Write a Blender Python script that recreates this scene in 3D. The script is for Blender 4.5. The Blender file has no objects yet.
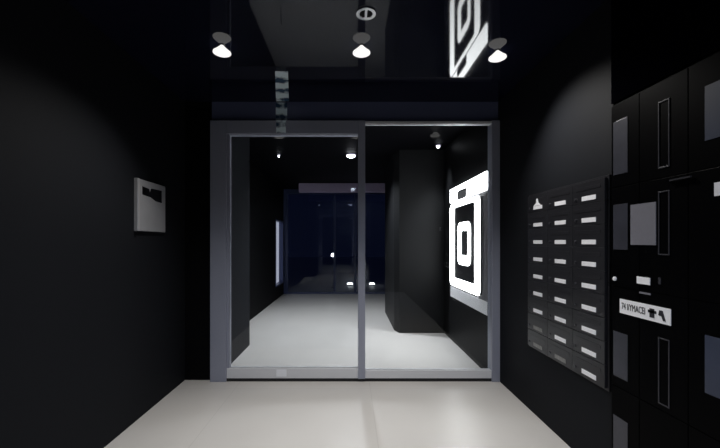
import bpy, bmesh, math, random
from mathutils import Matrix, Vector
random.seed(4)
sc = bpy.context.scene
PI = math.pi

# ------------------------------------------------------------------ camera
F_PX = 360.0                       # focal length in pixels of the 720 px frame
H = 1.30                           # eye height
U = H / 138.0                      # metres per pixel at the door plane
D = F_PX * U                       # distance to the glazed door
CEIL = H + 140 * U                 # ceiling height
cd = bpy.data.cameras.new('camera'); cam = bpy.data.objects.new('camera', cd)
sc.collection.objects.link(cam); sc.camera = cam
cd.sensor_fit = 'HORIZONTAL'; cd.sensor_width = 36.0; cd.lens = 36.0 * F_PX / 720.0
cd.shift_x = 10 / 720.0; cd.shift_y = 18 / 720.0
cd.clip_start = 0.02
cam.location = (0, 0, H); cam.rotation_euler = (PI / 2, 0, 0)

# ------------------------------------------------------------------ world (night sky outside) and exposure
w = bpy.data.worlds.new('night'); sc.world = w; w.use_nodes = True
bg = w.node_tree.nodes['Background']
bg.inputs[0].default_value = (0.18, 0.28, 1.0, 1); bg.inputs[1].default_value = 0.009
vs = sc.view_settings
vs.view_transform = 'Standard'; vs.look = 'None'; vs.exposure = 0.0; vs.gamma = 1.0; vs.use_curve_mapping = False
LOBBY_W = 80.0                     # watts of each lobby downlight
VEST_W = 100.0
BACK_FILL_W = 140.0

# ------------------------------------------------------------------ materials
def mat(name, col, rough=0.5, metal=0.0, ior=1.45, spec=0.5, emit=0.0, ecol=None, noise=0.0, nscale=6.0, bump=0.0, bscale=60.0, rvar=0.0):
    m = bpy.data.materials.new(name); m.use_nodes = True
    nt = m.node_tree; b = nt.nodes['Principled BSDF']
    b.inputs['Base Color'].default_value = (*col, 1)
    b.inputs['Roughness'].default_value = rough
    b.inputs['Metallic'].default_value = metal
    b.inputs['IOR'].default_value = ior
    b.inputs['Specular IOR Level'].default_value = spec
    if emit:
        b.inputs['Emission Color'].default_value = (*(ecol or col), 1)
        b.inputs['Emission Strength'].default_value = emit
    if noise or rvar or bump:
        tc = nt.nodes.new('ShaderNodeTexCoord')
    if noise or rvar:
        n = nt.nodes.new('ShaderNodeTexNoise'); n.inputs['Scale'].default_value = nscale
        n.inputs['Detail'].default_value = 5
        nt.links.new(tc.outputs['Object'], n.inputs['Vector'])
        if noise:
            mx = nt.nodes.new('ShaderNodeMix'); mx.data_type = 'RGBA'
            mx.inputs[6].default_value = (*[c * (1 - noise) for c in col], 1)
            mx.inputs[7].default_value = (*[min(1, c * (1 + noise)) for c in col], 1)
            nt.links.new(n.outputs['Fac'], mx.inputs[0]); nt.links.new(mx.outputs[2], b.inputs['Base Color'])
        if rvar:
            mr = nt.nodes.new('ShaderNodeMapRange')
            mr.inputs[3].default_value = max(0, rough - rvar); mr.inputs[4].default_value = rough + rvar
            nt.links.new(n.outputs['Fac'], mr.inputs[0]); nt.links.new(mr.outputs[0], b.inputs['Roughness'])
    if bump:
        n2 = nt.nodes.new('ShaderNodeTexNoise'); n2.inputs['Scale'].default_value = bscale
        nt.links.new(tc.outputs['Object'], n2.inputs['Vector'])
        bp = nt.nodes.new('ShaderNodeBump'); bp.inputs['Strength'].default_value = bump; bp.inputs['Distance'].default_value = 0.002
        nt.links.new(n2.outputs['Fac'], bp.inputs['Height']); nt.links.new(bp.outputs[0], b.inputs['Normal'])
    return m

def floor_mat():
    m = mat('pale_floor', (0.56, 0.54, 0.515), rough=0.34, spec=0.4)
    nt = m.node_tree; b = nt.nodes['Principled BSDF']
    tc = nt.nodes.new('ShaderNodeTexCoord')
    br = nt.nodes.new('ShaderNodeTexBrick')
    br.offset = 0.0; br.squash = 1.0
    br.inputs['Color1'].default_value = (0.565, 0.545, 0.52, 1)
    br.inputs['Color2'].default_value = (0.545, 0.53, 0.51, 1)
    br.inputs['Mortar'].default_value = (0.49, 0.475, 0.455, 1)
    br.inputs['Scale'].default_value = 1.0
    br.inputs['Mortar Size'].default_value = 0.004
    br.inputs['Mortar Smooth'].default_value = 0.6
    br.inputs['Brick Width'].default_value = 1.2; br.inputs['Row Height'].default_value = 1.2
    mp = nt.nodes.new('ShaderNodeMapping'); mp.inputs['Location'].default_value = (1.02, 0.4, 0)
    nt.links.new(tc.outputs['Object'], mp.inputs[0]); nt.links.new(mp.outputs[0], br.inputs['Vector'])
    n = nt.nodes.new('ShaderNodeTexNoise'); n.inputs['Scale'].default_value = 1.7; n.inputs['Detail'].default_value = 6
    nt.links.new(tc.outputs['Object'], n.inputs['Vector'])
    mr = nt.nodes.new('ShaderNodeMapRange'); mr.inputs[3].default_value = 0.92; mr.inputs[4].default_value = 1.08
    nt.links.new(n.outputs['Fac'], mr.inputs[0])
    mx = nt.nodes.new('ShaderNodeMix'); mx.data_type = 'RGBA'; mx.blend_type = 'MULTIPLY'; mx.inputs[0].default_value = 1
    nt.links.new(br.outputs['Color'], mx.inputs[6]); nt.links.new(mr.outputs[0], mx.inputs[7])
    nt.links.new(mx.outputs[2], b.inputs['Base Color'])
    return m

def glass_mat():
    m = bpy.data.materials.new('clear_glass'); m.use_nodes = True
    nt = m.node_tree; nt.nodes.clear()
    out = nt.nodes.new('ShaderNodeOutputMaterial'); mix = nt.nodes.new('ShaderNodeMixShader')
    tr = nt.nodes.new('ShaderNodeBsdfTransparent'); gl = nt.nodes.new('ShaderNodeBsdfGlossy'); fr = nt.nodes.new('ShaderNodeFresnel')
    tr.inputs[0].default_value = (0.975, 0.985, 0.985, 1); gl.inputs['Roughness'].default_value = 0.0
    fr.inputs[0].default_value = 1.4
    nt.links.new(fr.outputs[0], mix.inputs[0]); nt.links.new(tr.outputs[0], mix.inputs[1]); nt.links.new(gl.outputs[0], mix.inputs[2])
    nt.links.new(mix.outputs[0], out.inputs[0])
    return m

def reflection_mat():  # patchy pale blue that paints a streak of mirrored light
    m = mat('pale_reflection', (0.32, 0.45, 0.55), rough=0.25, spec=0.5)
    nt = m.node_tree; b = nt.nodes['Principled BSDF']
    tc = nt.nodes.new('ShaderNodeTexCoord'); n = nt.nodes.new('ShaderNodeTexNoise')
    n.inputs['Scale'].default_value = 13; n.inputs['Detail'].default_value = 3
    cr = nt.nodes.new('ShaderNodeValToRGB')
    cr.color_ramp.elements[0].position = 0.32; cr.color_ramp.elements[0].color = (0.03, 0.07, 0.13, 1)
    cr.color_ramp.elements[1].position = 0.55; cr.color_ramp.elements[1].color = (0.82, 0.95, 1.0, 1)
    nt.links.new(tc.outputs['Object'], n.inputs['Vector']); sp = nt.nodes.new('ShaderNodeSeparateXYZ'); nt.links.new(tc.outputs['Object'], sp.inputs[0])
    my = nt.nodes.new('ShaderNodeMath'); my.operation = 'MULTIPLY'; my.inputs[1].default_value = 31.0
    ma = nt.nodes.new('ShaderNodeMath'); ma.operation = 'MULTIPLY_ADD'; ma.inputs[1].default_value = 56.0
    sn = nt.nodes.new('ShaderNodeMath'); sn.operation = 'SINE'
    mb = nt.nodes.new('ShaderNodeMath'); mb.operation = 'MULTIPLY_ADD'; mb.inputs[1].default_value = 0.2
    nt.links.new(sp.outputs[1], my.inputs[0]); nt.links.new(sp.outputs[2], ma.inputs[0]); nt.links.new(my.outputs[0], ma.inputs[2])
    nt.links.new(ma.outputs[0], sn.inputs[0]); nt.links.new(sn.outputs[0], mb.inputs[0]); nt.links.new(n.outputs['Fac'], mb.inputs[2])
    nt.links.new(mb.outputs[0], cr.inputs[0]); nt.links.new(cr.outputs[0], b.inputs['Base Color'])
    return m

M = {
    'floor': floor_mat(),
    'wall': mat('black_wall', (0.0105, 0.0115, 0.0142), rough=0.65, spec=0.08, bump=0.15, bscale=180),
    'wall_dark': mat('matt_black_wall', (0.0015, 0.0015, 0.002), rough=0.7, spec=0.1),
    'ceiling': mat('gloss_black_ceiling', (0.006, 0.007, 0.016), rough=0.045, ior=1.33),  # blue cast of the light added to the black
    'vest_ceiling': mat('black_ceiling', (0.0012, 0.0012, 0.002), rough=0.6, spec=0.05),
    'transom': mat('blue_cast_panel', (0.10, 0.112, 0.19), rough=0.35, spec=0.4),  # blue light from behind put into the panel colour
    'alu': mat('grey_aluminium', (0.32, 0.335, 0.41), rough=0.4, metal=0.2, bump=0.05, bscale=250),  # cool light from behind tinted into the frame colour
    'alu_light': mat('pale_aluminium', (0.7, 0.705, 0.73), rough=0.4, metal=0.1),
    'seal': mat('rubber_seal', (0.012, 0.012, 0.013), rough=0.7),
    'glass': glass_mat(),
    'pillar': mat('black_cladding', (0.0092, 0.0095, 0.0102), rough=0.5, spec=0.1, bump=0.1, bscale=120),
    'board': mat('charcoal_steel', (0.017, 0.017, 0.020), rough=0.3, spec=0.45, noise=0.25, nscale=5, rvar=0.08),
    'locker': mat('gloss_black_laminate', (0.0014, 0.0014, 0.0018), rough=0.4, spec=0.02),
    'bulkhead': mat('blue_black_panel', (0.001, 0.001, 0.002), rough=0.7, spec=0.0),
    'pull': mat('slate_plate', (0.045, 0.047, 0.062), rough=0.35, metal=0.2, noise=0.35, nscale=9),
    'pull_frame': mat('grey_edge_metal', (0.055, 0.055, 0.065), rough=0.35, metal=0.4),
    'recess': mat('recess_black', (0.002, 0.002, 0.002), rough=0.6, spec=0.1),
    'slate': mat('slate_blue_plate', (0.035, 0.045, 0.08), rough=0.4, noise=0.3, nscale=6),
    'paper': mat('white_paper', (0.88, 0.89, 0.93), rough=0.6, noise=0.06, nscale=30),
    'grey_paper': mat('grey_card', (0.17, 0.17, 0.2), rough=0.5, noise=0.08, nscale=40),
    'mottled': mat('mottled_paper', (0.2, 0.2, 0.195), rough=0.6, noise=0.5, nscale=45),
    'ink': mat('black_ink', (0.012, 0.012, 0.02), rough=0.6),
    'steel': mat('brushed_steel', (0.41, 0.415, 0.44), rough=0.4, metal=0.35, noise=0.12, nscale=8),
    'steel_edge': mat('bright_steel_edge', (0.5, 0.5, 0.52), rough=0.3, metal=0.4),
    'screen': mat('black_screen', (0.002, 0.002, 0.0025), rough=0.15),
    'white': mat('white_enamel', (0.75, 0.75, 0.76), rough=0.35),
    'chrome': mat('pale_chrome', (0.95, 0.95, 0.96), rough=0.15, metal=1.0),
    'lens': mat('lit_lens', (0.02, 0.02, 0.02), emit=1.02, ecol=(1.0, 0.98, 0.96)),
    'lens_dim': mat('dim_lens', (0.9, 0.9, 0.9), emit=6.0, ecol=(0.92, 0.95, 1.0)),
    'lens_vest': mat('vestibule_lens', (0.9, 0.9, 0.9), emit=14.0, ecol=(0.9, 0.93, 1.0)),
    'logo': mat('lit_acrylic', (0.9, 0.9, 0.9), emit=12.0, ecol=(0.97, 0.985, 1.0)),
    'logo_dark': mat('dark_acrylic', (0.02, 0.021, 0.024), rough=0.3),
    'backing': mat('grey_backing_board', (0.13, 0.13, 0.14), rough=0.4),
    'badge': mat('grey_badge', (0.8, 0.8, 0.82), rough=0.5),
    'frosted': mat('lit_frosted_pane', (0.6, 0.62, 0.7), rough=0.4, emit=0.42, ecol=(0.75, 0.8, 1.0)),
    'far_metal': mat('mauve_grey_metal', (0.5, 0.43, 0.62), rough=0.4, metal=0.2),
    'navy': mat('navy_frame', (0.045, 0.06, 0.14), rough=0.35),
    'paving': mat('dark_paving', (0.5, 0.52, 0.6), rough=0.5, noise=0.2, nscale=3),
    'reflection': reflection_mat(),
}

# ------------------------------------------------------------------ helpers
COL = sc.collection
def mkobj(name, bm, m, parent=None, bevel=0.0, smooth=False, label=None):
    me = bpy.data.meshes.new(name); bmesh.ops.recalc_face_normals(bm, faces=bm.faces[:])
    if smooth:
        for f in bm.faces: f.smooth = True
    bm.to_mesh(me); bm.free()
    o = bpy.data.objects.new(name, me); COL.objects.link(o)
    me.materials.append(m)
    if parent is not None:
        o.parent = parent
        o.matrix_parent_inverse = Matrix.Translation(-Vector(parent.location))
    if bevel:
        b = o.modifiers.new('bevel', 'BEVEL'); b.width = bevel; b.segments = 2; b.limit_method = 'ANGLE'
    if label: o['label'] = label
    return o
def box(bm, x0, x1, y0, y1, z0, z1):
    vs_ = [bm.verts.new(p) for p in [(x0,y0,z0),(x1,y0,z0),(x1,y1,z0),(x0,y1,z0),(x0,y0,z1),(x1,y0,z1),(x1,y1,z1),(x0,y1,z1)]]
    for f in [(0,1,2,3),(4,5,6,7),(0,1,5,4),(1,2,6,5),(2,3,7,6),(3,0,4,7)]:
        bm.faces.new([vs_[i] for i in f])
def boxes(*bs):
    bm = bmesh.new()
    for b in bs: box(bm, *b)
    return bm
def lathe(bm, prof, mtx=None, n=32, cap=True):
    rings = []
    for r, z in prof:
        rings.append([bm.verts.new((r*math.cos(2*PI*k/n), r*math.sin(2*PI*k/n), z)) for k in range(n)])
    for a, b in zip(rings, rings[1:]):
        for k in range(n):
            bm.faces.new([a[k], a[(k+1)%n], b[(k+1)%n], b[k]])
    if cap:
        bm.faces.new(rings[0]); bm.faces.new(rings[-1])
    if mtx is not None:
        bmesh.ops.transform(bm, matrix=mtx, verts=[v for r in rings for v in r])
def thing(name, label, cat, loc, group=None):
    o = bpy.data.objects.new(name, None); COL.objects.link(o); o.location = loc
    o.empty_display_size = 0.05
    return tag(o, label, cat, group)
def tag(o, label, cat, group=None, kind=None):
    o['label'] = label; o['category'] = cat
    if group: o['group'] = group
    if kind: o['kind'] = kind
    return o
def struct(name, bm, m, parent=None, bevel=0.0):
    o = mkobj(name, bm, m, parent, bevel)
    if parent is None: o['kind'] = 'structure'
    return o
def X_(px): return px * U
def Z_(px): return H + px * U
RW = 148.0                         # right wall, pixels at the door plane
LW = -165.0
xr, xl = X_(RW), X_(LW)

# ------------------------------------------------------------------ the lobby shell
YB = -2.6
YF = 2.66 * D                      # far glazed front
struct('floor', boxes((-2.6, 2.6, YB - .1, YF + .05, -0.1, 0)), M['floor'])
struct('ceiling', boxes((xl - .2, xr + .2, YB - .1, D, CEIL, CEIL + .1)), M['ceiling'])
struct('wall_left', boxes((xl - .2, xl, YB, D + .1, 0, CEIL)), M['wall'])
struct('wall_right', boxes((xr, xr + .2, YB, D + .1, 0, CEIL)), M['wall'])
struct('wall_back', boxes((xl - .2, xr + .2, YB - .12, YB, 0, CEIL)), M['wall'])
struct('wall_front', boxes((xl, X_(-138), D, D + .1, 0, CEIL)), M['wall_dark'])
struct('trim_1', boxes((X_(-138), xr, D - .004, D + .1, Z_(120), CEIL)), M['transom'])

# ------------------------------------------------------------------ vestibule beyond the glass
LN = -134.5; LR = -176.0
y1 = 1.34 * D
struct('wall_vestibule_left_near', boxes((X_(LR) - .1, X_(LN), D + .1, y1, 0, CEIL)), M['wall'])
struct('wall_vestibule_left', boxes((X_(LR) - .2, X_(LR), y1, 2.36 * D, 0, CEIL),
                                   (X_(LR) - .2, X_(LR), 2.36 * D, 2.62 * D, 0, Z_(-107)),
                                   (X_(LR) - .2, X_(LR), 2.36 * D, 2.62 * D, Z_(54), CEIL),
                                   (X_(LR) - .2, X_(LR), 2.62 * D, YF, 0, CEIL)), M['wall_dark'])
VR = 143.0
struct('wall_vestibule_right', boxes((X_(VR), X_(VR) + .2, D + .1, YF, 0, CEIL)), M['pillar'])
struct('ceiling_vestibule', boxes((X_(LR) - .2, X_(VR) + .2, D, YF + .1, CEIL, CEIL + .1)), M['vest_ceiling'])
# chamfered pillar against the right wall
bm = bmesh.new()
p0, p1 = 1.516 * D, 1.97 * D
prof = [(X_(VR), p0), (X_(75), p0), (X_(69), p0 + .16), (X_(69), p1), (X_(VR), p1)]
lo = [bm.verts.new((x, y, 0)) for x, y in prof]; hi = [bm.verts.new((x, y, CEIL)) for x, y in prof]
bm.faces.new(lo); bm.faces.new(hi)
for k in range(5): bm.faces.new([lo[k], lo[(k+1) % 5], hi[(k+1) % 5], hi[k]])
struct('wall_pillar', bm, M['pillar'])
# lit frosted window in the far left wall
wn = struct('window_1', boxes((X_(LR) - .12, X_(LR) - .09, 2.36 * D, 2.62 * D, Z_(-107), Z_(54))), M['frosted'])
mkobj('window_frame', boxes((X_(LR) - .09, X_(LR) + .012, 2.36 * D, 2.36 * D + .03, Z_(-107), Z_(54)),
                            (X_(LR) - .09, X_(LR) + .012, 2.62 * D - .03, 2.62 * D, Z_(-107), Z_(54)),
                            (X_(LR) - .09, X_(LR) + .012, 2.36 * D + .03, 2.62 * D - .03, Z_(54) - .03, Z_(54)),
                            (X_(LR) - .09, X_(LR) + .012, 2.36 * D + .03, 2.62 * D - .03, Z_(-107), Z_(-107) + .03)), M['navy'], wn)
# mauve beam below the ceiling near the far end
struct('trim_2', boxes((X_(-122), X_(VR), 2.38 * D, 2.38 * D + .12, Z_(119), CEIL)), M['far_metal'], bevel=.006)
# far glazed front
fx0, fx1 = X_(LR), X_(VR)
fd = struct('door_3', boxes((fx0, fx0 + .1, YF - .03, YF + .05, 0, CEIL), (fx1 - .1, fx1, YF - .03, YF + .05, 0, CEIL),
                            (fx0 + .1, fx1 - .1, YF - .03, YF + .05, CEIL - .12, CEIL), (fx0 + .1, fx1 - .1, YF - .03, YF + .05, 0, .05)), M['navy'])
for px in (-41, 14):
    mkobj('mullion', boxes((X_(px) - .025, X_(px) + .025, YF - .02, YF + .04, .05, CEIL - .12)), M['navy'], fd)
for a, b in ((fx0 + .1, X_(-41) - .025), (X_(-41) + .025, X_(14) - .025), (X_(14) + .025, fx1 - .1)):
    mkobj('glass_pane', boxes((a, b, YF, YF + .01, .05, CEIL - .12)), M['glass'], fd)
struct('floor_outside', boxes((-14, 14, YF + .05, YF + 22, -.1, -.005)), M['paving'])

# ------------------------------------------------------------------ the glazed door in front
zt = Z_(120)
trim = struct('trim_3', boxes((X_(-138), X_(-122), D - .05, D + .06, 0, zt),           # left jamb
                              (X_(140), X_(148), D - .05, D + .06, 0, zt),             # right jamb
                              (X_(-122), X_(10), D - .05, D + .06, Z_(107), zt)), M['alu'], bevel=.004)
d1 = struct('door_1', boxes((X_(-122), X_(7.5), D - .04, D + .02, .03, Z_(-125))), M['alu_light'], bevel=.003)
mkobj('threshold', boxes((X_(-122), X_(7.5), D - .035, D + .03, 0, .03)), M['seal'], d1)
mkobj('glass_pane', boxes((X_(-122), X_(8), D - .008, D, Z_(-125), Z_(107))), M['glass'], d1)
mkobj('side_bead', boxes((X_(-122), X_(-119.5), D - .03, D + .02, Z_(-125), Z_(107))), M['alu'], d1)
d2 = struct('door_2', boxes((X_(7.5), X_(140), D - .04, D + .02, .03, Z_(-127))), M['alu_light'], bevel=.003)
mkobj('threshold', boxes((X_(7.5), X_(140), D - .035, D + .03, 0, .03)), M['seal'], d2)
mkobj('center_stile', boxes((X_(8), X_(15), D - .055, D + .03, .03, zt)), M['alu'], d2, bevel=.003)
mkobj('head_rail', boxes((X_(15), X_(140), D - .04, D + .02, Z_(117), Z_(119.5))), M['alu_light'], d2, bevel=.002)
mkobj('glass_pane', boxes((X_(15), X_(140), D - .008, D, Z_(-127), Z_(117))), M['glass'], d2)

# ------------------------------------------------------------------ illuminated logo sign on the vestibule wall
def wall_poly(pts, x0, x1):
    """closed outline of (y, z) points extruded along x"""
    bm = bmesh.new()
    a = [bm.verts.new((x0, y, z)) for y, z in pts]; b = [bm.verts.new((x1, y, z)) for y, z in pts]
    bm.faces.new(a); bm.faces.new(b); n = len(pts)
    for k in range(n): bm.faces.new([a[k], a[(k+1) % n], b[(k+1) % n], b[k]])
    return bm
def rrect(y0, y1, z0, z1, r, n=7):
    pts = []
    for cy, cz, a0 in ((y1 - r, z1 - r, 0), (y0 + r, z1 - r, 90), (y0 + r, z0 + r, 180), (y1 - r, z0 + r, 270)):
        for k in range(n + 1):
            a = math.radians(a0 + 90 * k / n); pts.append((cy + r * math.cos(a), cz + r * math.sin(a)))
    return pts
def ring(outer, inner, x0, x1):
    bm = bmesh.new(); n = len(outer)
    L = [[bm.verts.new((x, y, z)) for y, z in P] for P, x in ((outer, x0), (inner, x0), (outer, x1), (inner, x1))]
    for k in range(n):
        j = (k + 1) % n
        bm.faces.new([L[0][k], L[0][j], L[1][j], L[1][k]]); bm.faces.new([L[2][k], L[2][j], L[3][j], L[3][k]])
        bm.faces.new([L[0][k], L[0][j], L[2][j], L[2][k]]); bm.faces.new([L[1][k], L[1][j], L[3][j], L[3][k]])
    return bm
sx = X_(VR)
sg = thing('logo_sign', 'glowing white sign of nested rounded squares on the black wall behind the glass', 'sign', (sx, 1.24 * D, Z_(0)))
mkobj('backing_board', boxes((sx - .012, sx, 1.03 * D, 1.416 * D, Z_(-76), Z_(60))), M['backing'], sg)
mkobj('logo_panel', wall_poly(rrect(1.075 * D, 1.41 * D, Z_(-58), Z_(50), .05), sx - .022, sx - .012), M['logo_dark'], sg)
mkobj('outer_ring', ring(rrect(1.082 * D, 1.402 * D, Z_(-59), Z_(51), .07), rrect(1.126 * D, 1.35 * D, Z_(-48), Z_(46), .03), sx - .027, sx - .020), M['logo'], sg)
mkobj('inner_ring', ring(rrect(1.168 * D, 1.302 * D, Z_(-28.5), Z_(24.5), .09), rrect(1.192 * D, 1.268 * D, Z_(-16.5), Z_(14), .03), sx - .027, sx - .020), M['logo'], sg)
mkobj('footer_bar', boxes((sx - .016, sx - .012, 1.03 * D, 1.405 * D, Z_(-76), Z_(-62))), M['badge'], sg)
mkobj('light_bar', boxes((sx - .027, sx, 1.03 * D, 1.402 * D, Z_(54), Z_(73))), M['logo'], sg, bevel=.006)
b = mkobj('badge', wall_poly(rrect(1.2 * D, 1.305 * D, Z_(54), Z_(66), .04), sx - .031, sx - .0275), M['badge'], sg)

# ------------------------------------------------------------------ ceiling downlights
def downlight(px, zD, label, cone=110, blend=.9):
    x, y = X_(px * zD), zD * D
    t = thing('downlight', label, 'ceiling light', (x, y, CEIL), 'lit downlights of the lobby')
    bm = bmesh.new()
    lathe(bm, [(.022, 0), (.022, -.002), (.012, -.003)], Matrix.Translation((x, y, CEIL)))
    mkobj('rosette', bm, M['recess'], t)
    bm = bmesh.new()
    lathe(bm, [(.010, -.002), (.019, -.012), (.042, -.034), (.058, -.047), (.059, -.053), (.046, -.060), (.006, -.064)], Matrix.Translation((x, y, CEIL)))
    mkobj('lens', bm, M['lens'], t, smooth=True)
    ld = bpy.data.lights.new('bulb', 'SPOT'); ld.energy = LOBBY_W; ld.color = (1.0, 0.965, 0.92)
    ld.spot_size = math.radians(cone); ld.spot_blend = blend; ld.shadow_soft_size = .04
    lo_ = bpy.data.objects.new('bulb', ld); COL.objects.link(lo_); lo_.parent = t; lo_.location = (0, -.01, -.11)
    lo_.rotation_euler = (math.radians(-16), 0, 0)
downlight(-128, .711, 'lit white downlight on the gloss black ceiling, leftmost of the three', 122, 1.0)
downlight(11.5, .712, 'lit white downlight on the gloss black ceiling straight below the round unlit fitting')
downlight(147.5, .731, 'lit white downlight on the gloss black ceiling close to the right wall', 118)

# added unseen downlight behind the viewpoint, brightens the door frame
for px in (8,):
    x, y = X_(px), -.55 * D
    t = thing('downlight', 'added unseen cool white downlight behind the viewpoint near the back wall', 'ceiling light', (x, y, CEIL))
    bm = bmesh.new(); lathe(bm, [(.075, 0), (.075, -.008), (.06, -.01)], Matrix.Translation((x, y, CEIL))); mkobj('rim', bm, M['white'], t)
    bm = bmesh.new(); lathe(bm, [(.058, -.010), (.05, -.018), (.01, -.022)], Matrix.Translation((x, y, CEIL))); mkobj('lens', bm, M['lens'], t, smooth=True)
    ld = bpy.data.lights.new('bulb', 'SPOT'); ld.energy = BACK_FILL_W; ld.color = (.72, .82, 1.0)
    ld.spot_size = math.radians(165); ld.spot_blend = 0.3; ld.shadow_soft_size = .05
    lo_ = bpy.data.objects.new('bulb', ld); COL.objects.link(lo_); lo_.parent = t; lo_.location = (0, 0, -.06)

def vest_light(px, zD, lens, r, watts, label, cone=130):
    x, y = X_(px), zD * D
    t = thing('vestibule_downlight', label, 'ceiling light', (x, y, CEIL), 'small downlights beyond the glass door')
    bm = bmesh.new(); lathe(bm, [(r + .015, 0), (r + .015, -.012), (r, -.016)], Matrix.Translation((x, y, CEIL)))
    mkobj('rim', bm, M['far_metal'], t)
    bm = bmesh.new(); lathe(bm, [(r, -.016), (r, -.03), (r * .6, -.045), (r * .15, -.048)], Matrix.Translation((x, y, CEIL)))
    mkobj('lens', bm, lens, t, smooth=True)
    ld = bpy.data.lights.new('bulb', 'SPOT'); ld.energy = watts; ld.color = (.9, .94, 1.0)
    ld.spot_size = math.radians(cone); ld.spot_blend = 0.8; ld.shadow_soft_size = .05
    lo_ = bpy.data.objects.new('bulb', ld); COL.objects.link(lo_); lo_.parent = t; lo_.location = (0, 0, -.1)
vest_light(-114, 1.6, M['lens_dim'], .012, VEST_W * .5, 'tiny dim downlight beyond the left glass pane, farthest left of the small ones')
vest_light(1.5, 1.6, M['lens_vest'], .06, VEST_W * 2.1, 'bright downlight seen through the left pane beside the door centre post')
vest_light(127, 1.44, M['lens_dim'], .022, VEST_W * .6, 'small downlight in front of the black pillar above the glowing sign', 62)

# round unlit fitting near the camera
x, y = X_(16) * .611, .611 * D
t = thing('ceiling_fitting', 'round white rimmed unlit ceiling fitting with dark recess and pale crossbar', 'ceiling fitting', (x, y, CEIL))
bm = bmesh.new(); lathe(bm, [(.036, 0), (.056, 0), (.058, -.004), (.0565, -.008), (.0385, -.008), (.036, -.006), (.036, 0)], Matrix.Translation((x, y, CEIL)), cap=False)
mkobj('rim', bm, M['chrome'], t)
bm = bmesh.new(); lathe(bm, [(.033, 0), (.033, -.004)], Matrix.Translation((x, y, CEIL)))
mkobj('recess', bm, M['recess'], t)
bm = bmesh.new(); box(bm, x - .007, x + .007, y - .036, y + .036, CEIL - .007, CEIL - .0045)
mkobj('crossbar', bm, M['chrome'], t)
# short thin rod
x, y = X_(-69) * .62, .62 * D
bm = bmesh.new(); lathe(bm, [(.004, 0), (.0022, -.006), (.0022, -.045), (.0028, -.05)], Matrix.Translation((x, y, CEIL)), n=10)
tag(mkobj('ceiling_hook', bm, M['chrome'], None, smooth=True), 'short thin pale rod hanging from the ceiling left of the round fitting', 'hook')

# mirrored light streak painted as pale strips on ceiling, transom and frame
def reflection_strip(bm_, label):
    tag(mkobj('reflection_strip', bm_, M['reflection']), label, 'painted reflection', 'pale blue painted reflection streaks')
xs = X_(-67.5)
ya = 140 / 172. * D
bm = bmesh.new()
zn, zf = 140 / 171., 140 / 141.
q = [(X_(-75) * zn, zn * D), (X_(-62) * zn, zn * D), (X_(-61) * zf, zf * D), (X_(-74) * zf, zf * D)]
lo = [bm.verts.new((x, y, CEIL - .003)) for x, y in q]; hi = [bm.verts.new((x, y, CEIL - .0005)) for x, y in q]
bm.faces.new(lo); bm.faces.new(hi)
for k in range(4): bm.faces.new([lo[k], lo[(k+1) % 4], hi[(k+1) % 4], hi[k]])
reflection_strip(bm, 'patchy pale blue streak of mirrored light painted on the black ceiling before the door')
reflection_strip(boxes((xs - .048, xs + .04, D - .056, D - .05, Z_(107.5), Z_(119.5)), ), 'patchy pale blue streak of mirrored light painted on the door frame head')
reflection_strip(boxes((xs - .062, xs + .045, D - .008, D - .004, Z_(121), Z_(139))), 'patchy pale blue streak of mirrored light painted on the dark panel above the left pane')
tag(mkobj('glint', boxes((xs - .05, xs + .045, D - .043, D - .04, Z_(-137 + 4), Z_(-126))), M['paper']), 'small whitish painted gleam on the bottom rail of the left glass pane', 'glint')  # lower end of the mirrored streak, painted as a pale patch

# ------------------------------------------------------------------ left wall panel
y0, y1_ = .764 * D, .882 * D
z0, z1 = Z_(8.5), Z_(49)
t = thing('wall_panel', 'square grey metal wall panel with black upper window on the left wall', 'wall panel', (xl, (y0 + y1_) / 2, (z0 + z1) / 2))
mkobj('body', boxes((xl, xl + .022, y0, y1_, z0, z1)), M['steel'], t, bevel=.005)
mkobj('edge_strip', boxes((xl, xl + .03, y0 - .004, y0 + .022, z0, z1)), M['steel_edge'], t, bevel=.003)
hh = z1 - z0; ww = y1_ - y0
pts = [(y0 + .16 * ww, z1 - .13 * hh), (y0 + .38 * ww, z1 - .15 * hh), (y0 + .41 * ww, z1 - .22 * hh), (y0 + .46 * ww, z1 - .13 * hh), (y0 + .84 * ww, z1 - .12 * hh),
       (y0 + .84 * ww, z1 - .38 * hh), (y0 + .62 * ww, z1 - .37 * hh), (y0 + .44 * ww, z1 - .31 * hh), (y0 + .16 * ww, z1 - .29 * hh)]
mkobj('dark_window', wall_poly(pts, xl + .0205, xl + .0235), M['screen'], t)

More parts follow.
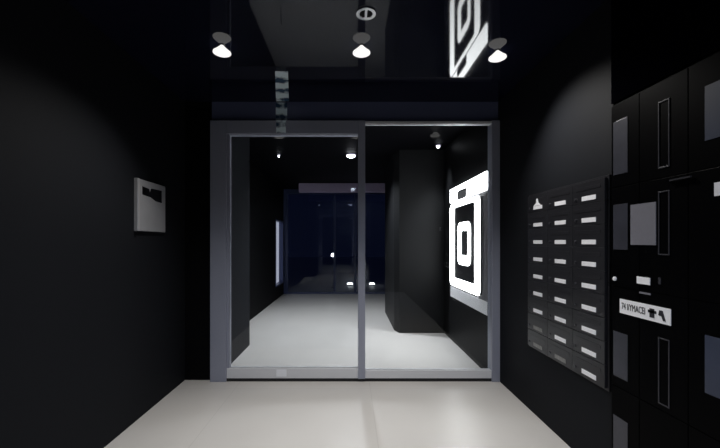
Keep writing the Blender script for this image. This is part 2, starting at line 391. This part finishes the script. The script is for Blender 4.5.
# ------------------------------------------------------------------ mailboxes on the right wall
KM = .982                          # the box fronts stand a little proud of the wall
ys0, ys1 = .577 * D * KM, .836 * D * KM
zb, zt_ = Z_(-86.5 * KM), Z_(39 * KM)
struct('mailbox_backplate', boxes((xr - .011, xr - .0005, ys0, ys1, zb, zt_)), M['board'], bevel=.002)  # mounting plate behind the mailbox doors
fw = .012
cw = (ys1 - ys0 - 2 * fw) / 3; rh = (zt_ - zb - 2 * fw) / 9
rown = ['top', 'second', 'third', 'fourth', 'fifth', 'sixth', 'seventh', 'eighth', 'bottom']
coln = ['column nearest the glass door', 'middle column', 'column nearest the black lockers']
def mailbox_proto(tagmat):
    """door front with slot, name tag and lock, around the origin, front facing -x"""
    r = bpy.data.objects.new('mailbox', None); COL.objects.link(r); r.empty_display_size = .03
    a, h2 = cw / 2 - .0012, rh / 2 - .0012
    d = mkobj('door', boxes((-.014, 0, -a, a, -h2, h2)), M['board'], r, bevel=.0015)
    tg = mkobj('name_tag', boxes((-.0165, -.0135, -.072, .050, -.046, -.020)), tagmat, r)
    sl = mkobj('flap', boxes((-.0155, -.014, -a + .03, a - .03, .014, .034)), M['board'], r, bevel=.001)
    bm_ = bmesh.new(); lathe(bm_, [(.007, 0), (.007, .005), (.005, .006)], Matrix.Translation((-.014, a - .03, -.03)) @ Matrix.Rotation(-PI / 2, 4, 'Y'), n=14)
    lk = mkobj('lock', bm_, M['pull_frame'], r)
    return r, [d, tg, sl, lk]
protos = {'w': mailbox_proto(M['paper']), 'g': mailbox_proto(M['mottled'])}
usedp = set()
for c in range(3):
    for k in range(9):
        mottled = (c == 0 and k >= 7) or (c == 1 and k == 8)  # lowest tags are greyer and more mottled
        key = 'g' if mottled else 'w'
        root, kids = protos[key]
        if key in usedp:
            r = root.copy(); COL.objects.link(r)
            for ch in kids:
                q = ch.copy(); COL.objects.link(q); q.parent = r
        else:
            r = root; usedp.add(key)
        yc = ys1 - fw - cw * (c + .5); zc = zt_ - fw - rh * (k + .5)
        r.location = (xr - .012, yc, zc)
        look = 'grey name tag' if mottled else 'white name tag'
        if c == 0 and k == 0:
            qx = r.location.x
            mkobj('paper_tab', wall_poly([(yc + .05, zc - .018), (yc - .05, zc - .018), (yc - .02, zc), (yc - .012, zc + .03), (yc + .008, zc + .03), (yc + .012, zc)], qx - .0165, qx - .0145), M['paper'], r)
        tag(r, 'black mailbox with %s, %s row, %s' % (look, rown[k], coln[c]), 'mailbox', 'wall mailboxes')

# ------------------------------------------------------------------ black lockers on the right wall
LK = .012
DL = D * .985                      # front plane of the lockers
def ZL(p): return Z_(p * .985)
def HL(r): return H + (r - 1) * H * .985
lx = xr - LK
ly0, ly1 = .30 * DL, .567 * DL
ltop = HL(1.563)
t = thing('locker_cabinet', 'tall gloss black locker cabinet with narrow vertical pulls on the right wall', 'locker', (xr, (ly0 + ly1) / 2, 0))
mkobj('body', boxes((lx, xr - .001, ly0, ly1, 0, ltop)), M['locker'], t)
cols = [.567, .512, .438, .366, .30]
rows = [0.03, .42, .82, 1.22, 1.555]
pulls = {0: (.562, .533, 'plate', {3: (1.27, 1.485), 2: (.97, 1.15), 1: (.46, .64), 0: (.12, .30)}),
         1: (.480, .463, 'frame', {3: (1.254, 1.485), 2: (.955, 1.175), 1: (.44, .67), 0: None}),
         2: (.417, .380, 'slate', {3: (1.305, 1.47), 2: None, 1: (.545, .72), 0: None}),
         3: (.335, .318, 'frame', {3: None, 2: None, 1: None, 0: None})}
for c in range(4):
    for k in range(4):
        dr = mkobj('door', boxes((lx - .008, lx, cols[c + 1] * DL + .002, cols[c] * DL - .002, HL(rows[k]) + .002, HL(rows[k + 1]) - .002)), M['locker'], t, bevel=.001)
        ya_, yb_, kind, zz = pulls[c]
        if not zz[k]: continue
        a0, a1 = yb_ * DL, ya_ * DL; b0, b1 = HL(zz[k][0]), HL(zz[k][1])
        fx = lx - .008
        if kind == 'frame':
            e = .0055
            q = mkobj('pull', boxes((fx - .003, fx, a0, a0 + e, b0, b1), (fx - .003, fx, a1 - e, a1, b0, b1),
                                (fx - .003, fx, a0 + e, a1 - e, b0, b0 + e), (fx - .003, fx, a0 + e, a1 - e, b1 - e, b1)), M['pull_frame'], dr, bevel=.001)
        else:
            q = mkobj('pull', boxes((fx - .002, fx, a0, a1, b0, b1)), M['pull' if kind == 'plate' else 'slate'], dr, bevel=.001)
fx = lx - .008
def on_locker(name, zd0, zd1, p0_, p1_, m, th=.003, bev=0.0):
    return mkobj(name, boxes((fx - th, fx, zd1 * DL, zd0 * DL, ZL(p0_), ZL(p1_))), m, None, bev)
tag(on_locker('paper_notice', .527, .4835, -1.5, 19.5, M['grey_paper']), 'blank grey notice on the black lockers between two narrow pulls', 'notice')
tag(on_locker('label', .5155, .493, -21.3, -17.7, M['paper']), 'small white label just above the lettered strip on the lockers', 'label')
tag(on_locker('label', .4795, .476, -20.2, -17.0, M['pull_frame']), 'tiny upright grey label right of the small white one', 'label')
tag(on_locker('label', .511, .492, -26.2, -25.3, M['grey_paper']), 'thin grey line label between the small white label and the lettered strip', 'label')
tag(on_locker('label', .405, .375, 18.6, 24.0, M['paper'], .006), 'white label at the right edge of the photo on the lockers', 'label')
bm = bmesh.new(); lathe(bm, [(.011, 0), (.011, .006), (.006, .008)], Matrix.Translation((fx, .5585 * DL, ZL(-20.5))) @ Matrix.Rotation(-PI / 2, 4, 'Y'), n=18)
tag(mkobj('button', bm, M['paper'], None), 'small round white button at the left edge of the black lockers', 'button')
struct('trim_4', boxes((lx - .008, xr - .001, ly0, ly1, ltop + .004, CEIL - .001)), M['bulkhead'])
# slim rod above the second framed pull
tag(mkobj('rod', boxes((fx - .012, fx - .004, .432 * DL, .464 * DL, ZL(28), ZL(28) + .006), (fx - .012, fx, .460 * DL, .464 * DL, ZL(28), ZL(28) + .006)), M['pull_frame']), 'thin dark rod on the lockers right above a framed pull', 'rod')
# lettered strip
st = thing('sign_strip', 'white strip with black lettering across the black lockers', 'sign', (fx, .5045 * DL, ZL(-35)))
mkobj('plate', boxes((fx - .003, fx, .461 * DL, .548 * DL, ZL(-38.7), ZL(-31.0))), M['paper'], st)
def lettering(body, size, y, z, sxs=1.0):
    cu = bpy.data.curves.new('lettering', 'FONT'); cu.body = body; cu.size = size; cu.extrude = .0006; cu.align_x = 'LEFT'; cu.align_y = 'CENTER'
    o = bpy.data.objects.new('tmp', cu); COL.objects.link(o)
    bpy.context.view_layer.update()
    me = bpy.data.meshes.new_from_object(o.evaluated_get(bpy.context.evaluated_depsgraph_get()))
    bpy.data.objects.remove(o)
    me.transform(Matrix.Translation((fx - .0036, y, z)) @ Matrix(((0, 0, -1, 0), (-1, 0, 0, 0), (0, 1, 0, 0), (0, 0, 0, 1))) @ Matrix.Diagonal((sxs, 1, 1, 1)))
    me.materials.clear(); me.materials.append(M['ink'])
    b_ = bmesh.new(); b_.from_mesh(me)
    return b_
mkobj('lettering', lettering('74 I/YMACEI', .046, .544 * DL, ZL(-34.8), .6), M['ink'], st)
mkobj('bold_mark', boxes((fx - .0045, fx - .003, .4855 * DL, .493 * DL, ZL(-37), ZL(-32.6)), (fx - .0045, fx - .003, .4825 * DL, .4955 * DL, ZL(-34.8), ZL(-33.4))), M['ink'], st)
mkobj('bold_mark', wall_poly([(.4775 * DL, ZL(-32.6)), (.4725 * DL, ZL(-32.6)), (.468 * DL, ZL(-37.2)), (.4715 * DL, ZL(-37.4)), (.4745 * DL, ZL(-35.2)), (.479 * DL, ZL(-35.0))], fx - .0045, fx - .003), M['ink'], st)

# ------------------------------------------------------------------ lights outside the far front
def lamp_post(px, py, zD, r, label):
    x, y, z = X_((px - 350)) * zD, zD * D, H + (242 - py) * U * zD
    t = thing('bollard_lamp', label, 'lamp', (x, y, 0), 'small lamps beyond the far glass')
    bm = bmesh.new(); lathe(bm, [(.05, 0), (.05, .01), (.012, .02), (.012, z - r)], Matrix.Translation((x, y, 0)), n=14)
    mkobj('post', bm, M['navy'], t)
    bm = bmesh.new(); lathe(bm, [(r * math.sin(a), -r * math.cos(a)) for a in [PI * k / 10 for k in range(1, 10)]], Matrix.Translation((x, y, z)), n=16)
    mkobj('globe', bm, M['lens_dim'], t, smooth=True)
lamp_post(333, 255, 3.0, .055, 'small glowing globe lamp outside the far glass in the middle of the left pane')
def ground_light(px, py, zD, label):
    x, y = X_((px - 350)) * zD, zD * D
    t = thing('ground_light', label, 'lamp', (x, y, 0), 'small lamps beyond the far glass')
    bm = bmesh.new(); lathe(bm, [(.11, -.005), (.11, .02), (.095, .03)], Matrix.Translation((x, y, 0)), n=20)
    mkobj('housing', bm, M['navy'], t)
    bm = bmesh.new(); lathe(bm, [(.085, .03), (.08, .055), (.05, .07), (.01, .075)], Matrix.Translation((x, y, 0)), n=20)
    mkobj('lens', bm, M['lens_dim'], t, smooth=True)
ground_light(350, 283, 3.2, 'low lit ground light outside the far glass just left of the door centre post')
ground_light(372, 283, 3.2, 'low lit ground light outside the far glass just right of the door centre post')
